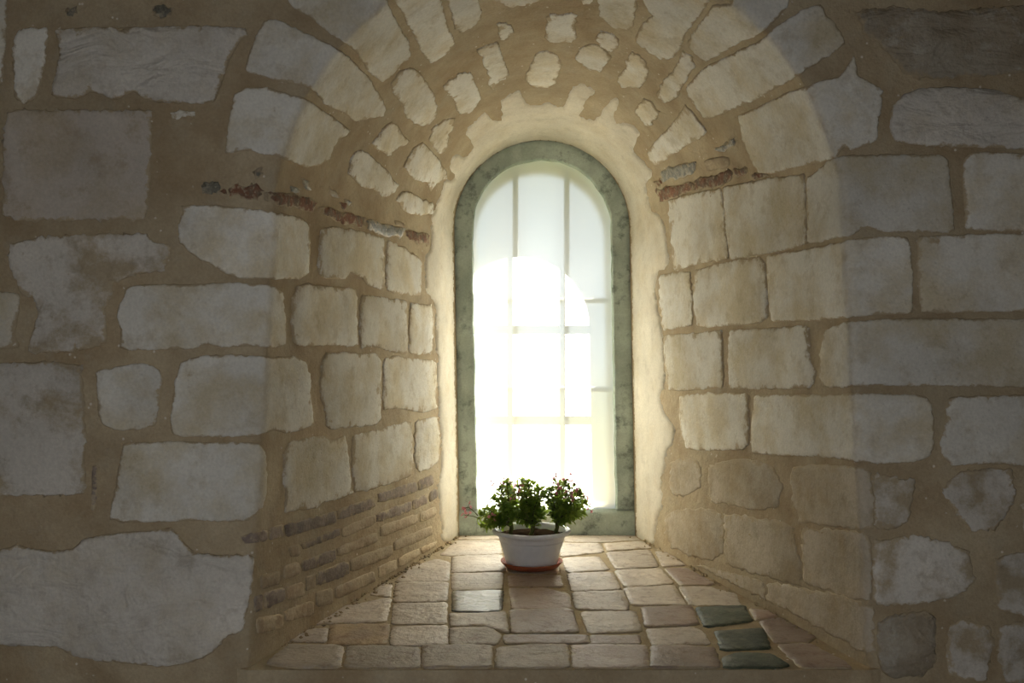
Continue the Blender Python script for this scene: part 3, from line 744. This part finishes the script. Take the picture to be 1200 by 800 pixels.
# crumbs of mortar fallen along the foot of the splayed sides
cr = random.Random(11)
cv, cf = [], []
for side in (0, 1):
    a, b = (FO[0], BO[0]) if side == 0 else (FO[-1], BO[-1])
    sg = 1 if side == 0 else -1
    for k in range(130 if side == 0 else 70):
        t = cr.uniform(0.08, 0.97)
        p = Vector((a.x + (b.x - a.x) * t + sg * abs(cr.gauss(0.004, 0.016)), a.y + (b.y - a.y) * t, SILL + 0.004))
        r = cr.uniform(0.0015, 0.0065)
        i0 = len(cv)
        for d in ((1, 0, 0), (0, 1, 0), (-1, 0, 0), (0, -1, 0), (0, 0, 0.8), (0, 0, -1)):
            cv.append(p + Vector(d) * r * cr.uniform(0.6, 1.4))
        cf += [(i0, i0 + 1, i0 + 4), (i0 + 1, i0 + 2, i0 + 4), (i0 + 2, i0 + 3, i0 + 4), (i0 + 3, i0, i0 + 4), (i0 + 1, i0, i0 + 5), (i0 + 2, i0 + 1, i0 + 5), (i0 + 3, i0 + 2, i0 + 5), (i0, i0 + 3, i0 + 5)]
tag(link('mortar_crumbs', cv, cf, M['mortar'], sill, smooth=False), 'loose crumbs of mortar along the sill edges', kind='stuff')

# ------------------------------------------------------------------ window: green stone frame, frosted pane, iron bars
win = empty('window_1', (0.11, Y_BACK, SILL))
tag(win, 'round-headed window with green painted stone frame and frosted glass behind iron bars', 'window', kind='structure')
IN = 0.2475
ZRAIL = 1.098
def ring_frame(oh, ih, y0, y1, zlow, na=48, ns=40, seed=0):
    O = back_outline(oh, y0, zlow, BZ, ns, na)
    I = back_outline(ih, y0, zlow, BZ, ns, na)
    V, F = [], []
    prof = []
    for o, i in zip(O, I):
        wv = 0.004 * noise.noise(i * 9 + Vector((seed, 0, 0))) + 0.003 * noise.noise(i * 30)
        dn = (i - o).normalized()
        i2 = i + dn * wv
        c1 = o.lerp(i2, 0.93) ; bul = 0.003 * noise.noise(i * 6)
        row = [Vector((o.x, y1, o.z)), Vector((o.x, y0 + bul, o.z)), o.lerp(i2, 0.4) + Vector((0, bul - 0.002, 0)), c1 + Vector((0, bul, 0)), i2 + Vector((0, 0.006, 0)), Vector((i2.x, y1, i2.z))]
        prof.append(row)
    k = len(prof[0])
    for r in prof: V += r
    for a in range(len(prof) - 1):
        for b in range(k):
            b2 = (b + 1) % k
            F.append((a * k + b, a * k + b2, (a + 1) * k + b2, (a + 1) * k + b))
    F.append(tuple(range(k))); F.append(tuple(reversed([(len(prof) - 1) * k + j for j in range(k)])))
    return V, F
v, f = ring_frame(BR + 0.012, IN, Y_BACK, Y_BACK + 0.075, ZRAIL - 0.006)
fr = link('frame', v, f, M['frame'], win)
# bottom rail
rv, rf_ = [], []
NX, NZ = 30, 6
x0, x1 = bcx(1.05) - BR - 0.012, bcx(1.05) + BR + 0.012
for j in range(NZ + 1):
    for i in range(NX + 1):
        x = x0 + (x1 - x0) * i / NX
        z = SILL - 0.02 + (ZRAIL - SILL + 0.012) * j / NZ
        y = Y_BACK - 0.004 + 0.006 * noise.noise(Vector((x * 9, z * 9, 3)))
        if j == NZ: y += 0.008
        rv.append((x, y, z))
for j in range(NZ):
    for i in range(NX):
        a = j * (NX + 1) + i
        rf_.append((a, a + 1, a + NX + 2, a + NX + 1))
b = len(rv)
for i in range(NX + 1):
    x = x0 + (x1 - x0) * i / NX
    rv.append((x, Y_BACK + 0.075, ZRAIL - 0.008))
for i in range(NX):
    a = NZ * (NX + 1) + i
    rf_.append((a, a + 1, b + i + 1, b + i))
link('bottom_rail', rv, rf_, M['frame'], win)
# pane
PO = back_outline(IN + 0.012, Y_BACK + 0.030, ZRAIL - 0.02, BZ, 6, 40)
pv = [Vector(p) for p in PO] + [Vector((p.x, Y_BACK + 0.035, p.z)) for p in PO]
np_ = len(PO)
pf = [tuple(range(np_)), tuple(reversed(range(np_, 2 * np_)))] + [(i, np_ + i, np_ + (i + 1) % np_, (i + 1) % np_) for i in range(np_)]
pane = link('pane', pv, pf, [M['frost'], M['clear']], win, smooth=False)
for p in pane.data.polygons: p.material_index = 0 if p.index == 0 else 1
tag(pane, 'milky white frosted glass pane')
# bars
YB = Y_BACK + 0.03 + 0.062
def tube(p0, p1, r, ns=10):
    p0, p1 = Vector(p0), Vector(p1)
    d = (p1 - p0).normalized()
    u = d.orthogonal().normalized(); w_ = d.cross(u)
    V, F = [], []
    for p in (p0, p1):
        for i in range(ns):
            a = 2 * math.pi * i / ns
            V.append(p + u * (r * math.cos(a)) + w_ * (r * math.sin(a)))
    for i in range(ns):
        F.append((i, (i + 1) % ns, ns + (i + 1) % ns, ns + i))
    F.append(tuple(reversed(range(ns)))); F.append(tuple(range(ns, 2 * ns)))
    return V, F
def at_depth(px, y): return (px - 600) / FPX * (y - CAM.y)
for px in (604, 664):
    x = at_depth(px, YB)
    v, f = tube((x, YB, 1.06), (x + 0.0, YB, 2.36), 0.010)
    link('bar', v, f, M['iron'], win)
for pz in (352, 456):
    z = CAM.z + (HORIZON - pz) / FPX * (YB - CAM.y)
    v, f = tube((bcx(z) - IN - 0.02, YB + 0.018, z), (bcx(z) + IN + 0.02, YB + 0.018, z), 0.0095)
    link('bar', v, f, M['iron'], win)

# ------------------------------------------------------------------ outer face of the wall
YE0, YE1 = Y_BACK + 0.07, Y_BACK + 0.285
RO = back_outline(IN + 0.002, YE0, 1.075, BZ, 10, 48)
R1 = [Vector((p.x, YE1, p.z)) for p in RO]
big = []
for i, p in enumerate(RO):
    if i < 10: big.append(Vector((-RX, YE1, p.z)))
    elif i > 58: big.append(Vector((RX, YE1, p.z)))
    else:
        a = math.pi - math.pi * (i - 10) / 48
        dx, dz = math.cos(a), math.sin(a)
        ts = []
        if dx > 1e-6: ts.append((RX - bcx(BZ)) / dx)
        if dx < -1e-6: ts.append((-RX - bcx(BZ)) / dx)
        if dz > 1e-6: ts.append((RZ - BZ) / dz)
        t = min(ts)
        big.append(Vector((bcx(BZ) + dx * t, YE1, BZ + dz * t)))
back_big = [Vector((p.x, YE0, p.z)) for p in big]
nn_ = len(RO)
ev = RO + R1 + big + back_big
ef = []
for k in ((0, 1), (1, 2), (3, 0)):
    for i in range(nn_ - 1):
        ef.append((k[0] * nn_ + i, k[0] * nn_ + i + 1, k[1] * nn_ + i + 1, k[1] * nn_ + i))
bb = len(ev)
ev += [Vector((-RX, YE1, 0)), Vector((RX, YE1, 0)), Vector((RX, YE1, 1.075)), Vector((-RX, YE1, 1.075))]
ef.append((bb, bb + 1, bb + 2, bb + 3))
bb = len(ev)
ev += [Vector((-RX, YE0, 1.075)), Vector((RX, YE0, 1.075)), Vector((RX, YE1, 1.075)), Vector((-RX, YE1, 1.075))]
ef.append((bb, bb + 1, bb + 2, bb + 3))
wall_ext = link('wall_exterior', ev, ef, M['ext'], origin=(0, YE1, 0), smooth=False)
tag(wall_ext, 'yellow stone outer face of the wall seen through the frosted window', 'wall', kind='structure')

# ------------------------------------------------------------------ rest of the room
def struct(name, parts, mat, label, cat):
    V, F = [], []
    for p in parts:
        v, f = box_mesh(*p)
        b = len(V)
        V += v; F += [tuple(i + b for i in q) for q in f]
    o = link(name, V, F, mat, smooth=False)
    return tag(o, label, cat, kind='structure')
RB = -2.2
struct('floor', [(-RX, RX, RB - 0.2, 0.02, -0.12, 0)], M['flag'], 'grey flagstone floor of the room below the window', 'floor')
struct('ceiling', [(-RX - .2, RX + .2, RB - 0.2, YE1, RZ, RZ + 0.15)], M['lime'], 'limewashed ceiling over the room', 'ceiling')
struct('wall_left', [(-RX - 0.2, -RX, RB - 0.2, YE1, 0, RZ)], M['lime'], 'limewashed side wall left of the window wall', 'wall')
struct('wall_right', [(RX, RX + 0.2, RB - 0.2, YE1, 0, RZ)], M['lime'], 'limewashed side wall right of the window wall', 'wall')
WX0, WX1, WZ0, WZ1 = -0.60, 0.30, 0.75, 1.95
struct('wall_back', [(-RX, WX0, RB - 0.2, RB, 0, RZ), (WX1, RX, RB - 0.2, RB, 0, RZ), (WX0, WX1, RB - 0.2, RB, 0, WZ0), (WX0, WX1, RB - 0.2, RB, WZ1, RZ)], M['lime'], 'limewashed wall opposite the arched window', 'wall')
w2 = empty('window_2_added', ((WX0 + WX1) / 2, RB - 0.1, WZ0))  # unseen window, added as a source for the dim front wall light
tag(w2, 'unseen timber window added opposite the arched one to light the front wall', 'window', kind='structure')
for p in ((WX0, WX1, RB - .16, RB - .10, WZ0, WZ0 + .06), (WX0, WX1, RB - .16, RB - .10, WZ1 - .06, WZ1), (WX0, WX0 + .06, RB - .16, RB - .10, WZ0 + .06, WZ1 - .06), (WX1 - .06, WX1, RB - .16, RB - .10, WZ0 + .06, WZ1 - .06)):
    v, f = box_mesh(*p); link('frame', v, f, M['wood'], w2, smooth=False)
v, f = box_mesh(WX0 + .05, WX1 - .05, RB - .135, RB - .13, WZ0 + .05, WZ1 - .05)
link('pane', v, f, M['clear'], w2, smooth=False)
# lawn outside
gv, gf = box_mesh(-40, 40, YE1, 80, -0.3, -0.02)
lawn = link('lawn', gv, gf, M['lawn'], smooth=False)
tag(lawn, 'green lawn outside beyond the frosted window', 'lawn', kind='structure')

# ------------------------------------------------------------------ flower pot and saucer
PX, PY = 0.0585, 0.843
ZS = SILL + 0.0085
def lathe(prof, cx, cy, z0, ns=56, squash=1.0, wob=0.0):
    V, F = [], []
    for r, z in prof:
        for i in range(ns):
            a = 2 * math.pi * i / ns
            V.append(Vector((cx + r * math.cos(a), cy + r * math.sin(a) * squash, z0 + z)))
    k = len(prof)
    for j in range(k - 1):
        for i in range(ns):
            i2 = (i + 1) % ns
            F.append((j * ns + i, j * ns + i2, (j + 1) * ns + i2, (j + 1) * ns + i))
    F.append(tuple(reversed(range(ns))))
    F.append(tuple((k - 1) * ns + i for i in range(ns)))
    return V, F
v, f = lathe([(0.070, 0.0), (0.080, 0.001), (0.088, 0.010), (0.092, 0.0145), (0.0925, 0.0165), (0.090, 0.0168), (0.086, 0.012), (0.080, 0.006), (0.0, 0.006)][:-1] + [(0.01, 0.0055)], PX, PY, ZS)
saucer = link('saucer', v, f, M['terracotta'], origin=(PX, PY, ZS))
tag(saucer, 'thin terracotta saucer under the white flower pot', 'saucer')

plant = empty('potted_plant', (PX, PY, ZS + 0.006))
tag(plant, 'bushy green plant with small pink flowers in white pot on sill', 'potted plant')
ZP = ZS + 0.006
prof = [(0.066, 0.0), (0.074, 0.001), (0.077, 0.006), (0.083, 0.030), (0.0885, 0.050), (0.090, 0.052), (0.0955, 0.072), (0.1005, 0.0855), (0.1035, 0.0875), (0.107, 0.0905),
        (0.1135, 0.0925), (0.1165, 0.0965), (0.1165, 0.1005), (0.1135, 0.1040), (0.108, 0.1045), (0.104, 0.1025), (0.1015, 0.097), (0.098, 0.085), (0.096, 0.070), (0.02, 0.068)]
v, f = lathe(prof, PX, PY, ZP, 72)
pot = link('pot', v, f, M['pot'], plant)
tag(pot, 'white plastic bowl-shaped pot with rolled rim')
sv, sf = [], []
NR, NT = 7, 40
for j in range(NR + 1):
    for i in range(NT):
        a = 2 * math.pi * i / NT; r = 0.0995 * j / NR + 0.0005
        x, y = PX + r * math.cos(a), PY + r * math.sin(a)
        z = ZP + 0.090 + 0.006 * noise.noise(Vector((x * 60, y * 60, 2))) - 0.004 * (j / NR) ** 2
        sv.append(Vector((x, y, z)))
for j in range(NR):
    for i in range(NT):
        sf.append((j * NT + i, j * NT + (i + 1) % NT, (j + 1) * NT + (i + 1) % NT, (j + 1) * NT + i))
sf.append(tuple(reversed(range(NT))))
link('soil', sv, sf, M['soil'], plant)

rng = random.Random(42)
DP = PY - CAM.y
def plant_pt(px, py, dy):
    d = px_dir(px, py)
    return CAM + d * (DP + dy)
def add_leaf(V, F, base, direc, up, L, W):
    d = direc.normalized()
    side = d.cross(up)
    if side.length < 1e-4: side = d.orthogonal()
    side.normalize()
    nrm = side.cross(d).normalized()
    b = len(V)
    fold = rng.uniform(0.10, 0.28) * W
    droop = rng.uniform(-0.1, 0.25) * L
    V += [base,
          base + d * L * 0.35 + side * W * 0.36 + nrm * fold, base + d * L * 0.35 - nrm * 0.0, base + d * L * 0.35 - side * W * 0.36 + nrm * fold,
          base + d * L * 0.70 + side * W * 0.5 + nrm * (fold - droop * 0.4), base + d * L * 0.70 - nrm * droop * 0.4, base + d * L * 0.70 - side * W * 0.5 + nrm * (fold - droop * 0.4),
          base + d * L - nrm * droop]
    F += [(b, b + 2, b + 1), (b, b + 3, b + 2), (b + 1, b + 2, b + 5, b + 4), (b + 2, b + 3, b + 6, b + 5), (b + 4, b + 5, b + 7), (b + 5, b + 6, b + 7)]
def add_tube(V, F, pts, r0, r1, ns=6):
    b0 = len(V)
    for k, p in enumerate(pts):
        d = (pts[min(k + 1, len(pts) - 1)] - pts[max(k - 1, 0)]).normalized()
        u = d.orthogonal().normalized(); w_ = d.cross(u)
        r = r0 + (r1 - r0) * k / (len(pts) - 1)
        for i in range(ns):
            a = 2 * math.pi * i / ns
            V.append(p + u * r * math.cos(a) + w_ * r * math.sin(a))
    for k in range(len(pts) - 1):
        for i in range(ns):
            F.append((b0 + k * ns + i, b0 + k * ns + (i + 1) % ns, b0 + (k + 1) * ns + (i + 1) % ns, b0 + (k + 1) * ns + i))
    F.append(tuple(b0 + (len(pts) - 1) * ns + i for i in range(ns)))
def bez(p0, p1, p2, k):
    return [p0 * (1 - t) ** 2 + p1 * 2 * t * (1 - t) + p2 * t * t for t in [i / k for i in range(k + 1)]]
# three clumps: soil point and tip points, in photo pixels with a depth offset in metres
CLUMPS = [
 ((598, 628, 0.0), [(566,604,0.0),(574,598,0.03),(580,584,0.02),(587,574,0.0),(594,568,-0.02),(575,612,-0.03),(600,578,0.04),(568,616,0.02),(590,590,-0.05),(604,590,0.05)]),
 ((622, 630, -0.02), [(608,572,0.0),(613,566,0.03),(619,566,-0.01),(626,568,0.02),(632,575,-0.03),(616,580,-0.05),(629,588,-0.05),(610,596,-0.06),(622,592,0.06),(634,600,0.0),(604,606,-0.05)]),
 ((651, 626, 0.02), [(640,580,0.0),(646,574,-0.02),(654,570,0.0),(662,566,0.02),(670,574,0.0),(678,580,-0.02),(684,590,0.0),(676,598,-0.04),(660,590,-0.05),(648,592,0.05),(682,602,0.02),(668,600,-0.05)]),
]
for ci, (root, tips) in enumerate(CLUMPS):
    SV, SF, LV, LF = [], [], [], []
    base = plant_pt(*root); base.z = ZP + 0.088
    trunk_top = base + Vector((rng.uniform(-.008, .008), 0, 0.035))
    add_tube(SV, SF, [base, base.lerp(trunk_top, 0.5) + Vector((0.003, 0, 0)), trunk_top], 0.0065, 0.005, 8)
    for tp_ in tips:
        tip = plant_pt(*tp_)
        mid = trunk_top.lerp(tip, 0.5) + Vector((rng.uniform(-.01, .01), rng.uniform(-.015, .015), rng.uniform(0.0, 0.02)))
        st = base.lerp(trunk_top, rng.uniform(0.4, 1.0))
        pts = bez(st, mid, tip, 12)
        add_tube(SV, SF, pts, 0.0032, 0.0014)
        ln = (tip - st).length
        for k in range(2, 13):
            p = pts[k]
            d = (pts[min(k + 1, 12)] - pts[k - 1]).normalized()
            for q in range(7):
                a = rng.uniform(0, 2 * math.pi)
                u = d.orthogonal().normalized(); w_ = d.cross(u)
                out_ = (u * math.cos(a) + w_ * math.sin(a)) * rng.uniform(0.7, 1.1) + d * rng.uniform(0.1, 0.9) + Vector((0, 0, rng.uniform(-0.25, 0.35)))
                stp = p + out_.normalized() * rng.uniform(0.0, 0.007) + d * rng.uniform(-.006, .006)
                add_leaf(LV, LF, stp, out_, d + Vector((rng.uniform(-.4, .4), rng.uniform(-.4, .4), 0.3)), rng.uniform(0.013, 0.024), rng.uniform(0.009, 0.014))
            if k == 12:
                for q in range(5):
                    out_ = d + Vector((rng.uniform(-.7, .7), rng.uniform(-.7, .7), rng.uniform(0, .6)))
                    add_leaf(LV, LF, p, out_, Vector((rng.uniform(-1, 1), rng.uniform(-1, 1), 0.4)), rng.uniform(0.010, 0.017), rng.uniform(0.007, 0.010))
    link('stem', SV, SF, M['stem'], plant)
    fo = link('foliage', LV, LF, M['leaf'], plant)
    tag(fo, 'small glossy green leaves', kind='stuff')
FLOWERS = [((560,604,0.0),(548,594,0.0),9), ((562,608,0.0),(547,604,0.01),7), ((584,580,0.0),(579,566,0.0),5), ((588,574,0.0),(587,563,0.01),8), ((598,574,0.0),(598,566,0.0),6),
           ((606,580,-0.02),(608,575,-0.03),11), ((612,580,-0.03),(604,578,-0.03),8), ((651,574,0.0),(651,561,0.0),9), ((663,570,0.0),(665,560,0.0),5), ((670,572,0.0),(670,565,0.0),4),
           ((664,586,-0.03),(667,580,-0.04),9), ((680,588,0.0),(686,581,0.0),5), ((684,594,0.0),(690,595,0.0),5), ((578,606,-0.03),(577,606,-0.04),5), ((676,582,-0.02),(678,574,-0.02),5), ((656,580,-0.03),(655,573,-0.03),6)]
for st, tp_, cnt in FLOWERS:
    FV, FF, TV, TF = [], [], [], []
    a0, t0 = plant_pt(*st), plant_pt(*tp_)
    add_tube(TV, TF, bez(a0, a0.lerp(t0, 0.5) + Vector((0, 0, 0.006)), t0, 5), 0.0014, 0.001, 5)
    for q in range(cnt):
        c = t0 + Vector((rng.uniform(-1, 1), rng.uniform(-1, 1), rng.uniform(-1, 1))) * (0.006 + 0.0011 * cnt)
        add_tube(TV, TF, [t0, c], 0.0007, 0.0006, 4)
        ax = Vector((rng.uniform(-1, 1), rng.uniform(-1, 0.2), rng.uniform(-0.2, 1))).normalized()
        u = ax.orthogonal().normalized(); w_ = ax.cross(u)
        ph = rng.uniform(0, 6)
        for e in range(5):
            an = ph + e * 2 * math.pi / 5
            dd = u * math.cos(an) + w_ * math.sin(an) + ax * 0.45
            sd_ = (u * -math.sin(an) + w_ * math.cos(an))
            bI = len(FV)
            l_ = rng.uniform(0.0048, 0.0068)
            FV += [c, c + dd * l_ * 0.6 + sd_ * l_ * 0.4, c + dd * l_, c + dd * l_ * 0.6 - sd_ * l_ * 0.4]
            FF.append((bI, bI + 1, bI + 2, bI + 3))
    fo = link('flower_cluster', FV, FF, M['petal'], plant)
    link('flower_stalk', TV, TF, M['stem'], fo)
    tag(fo, 'cluster of tiny pink flowers')
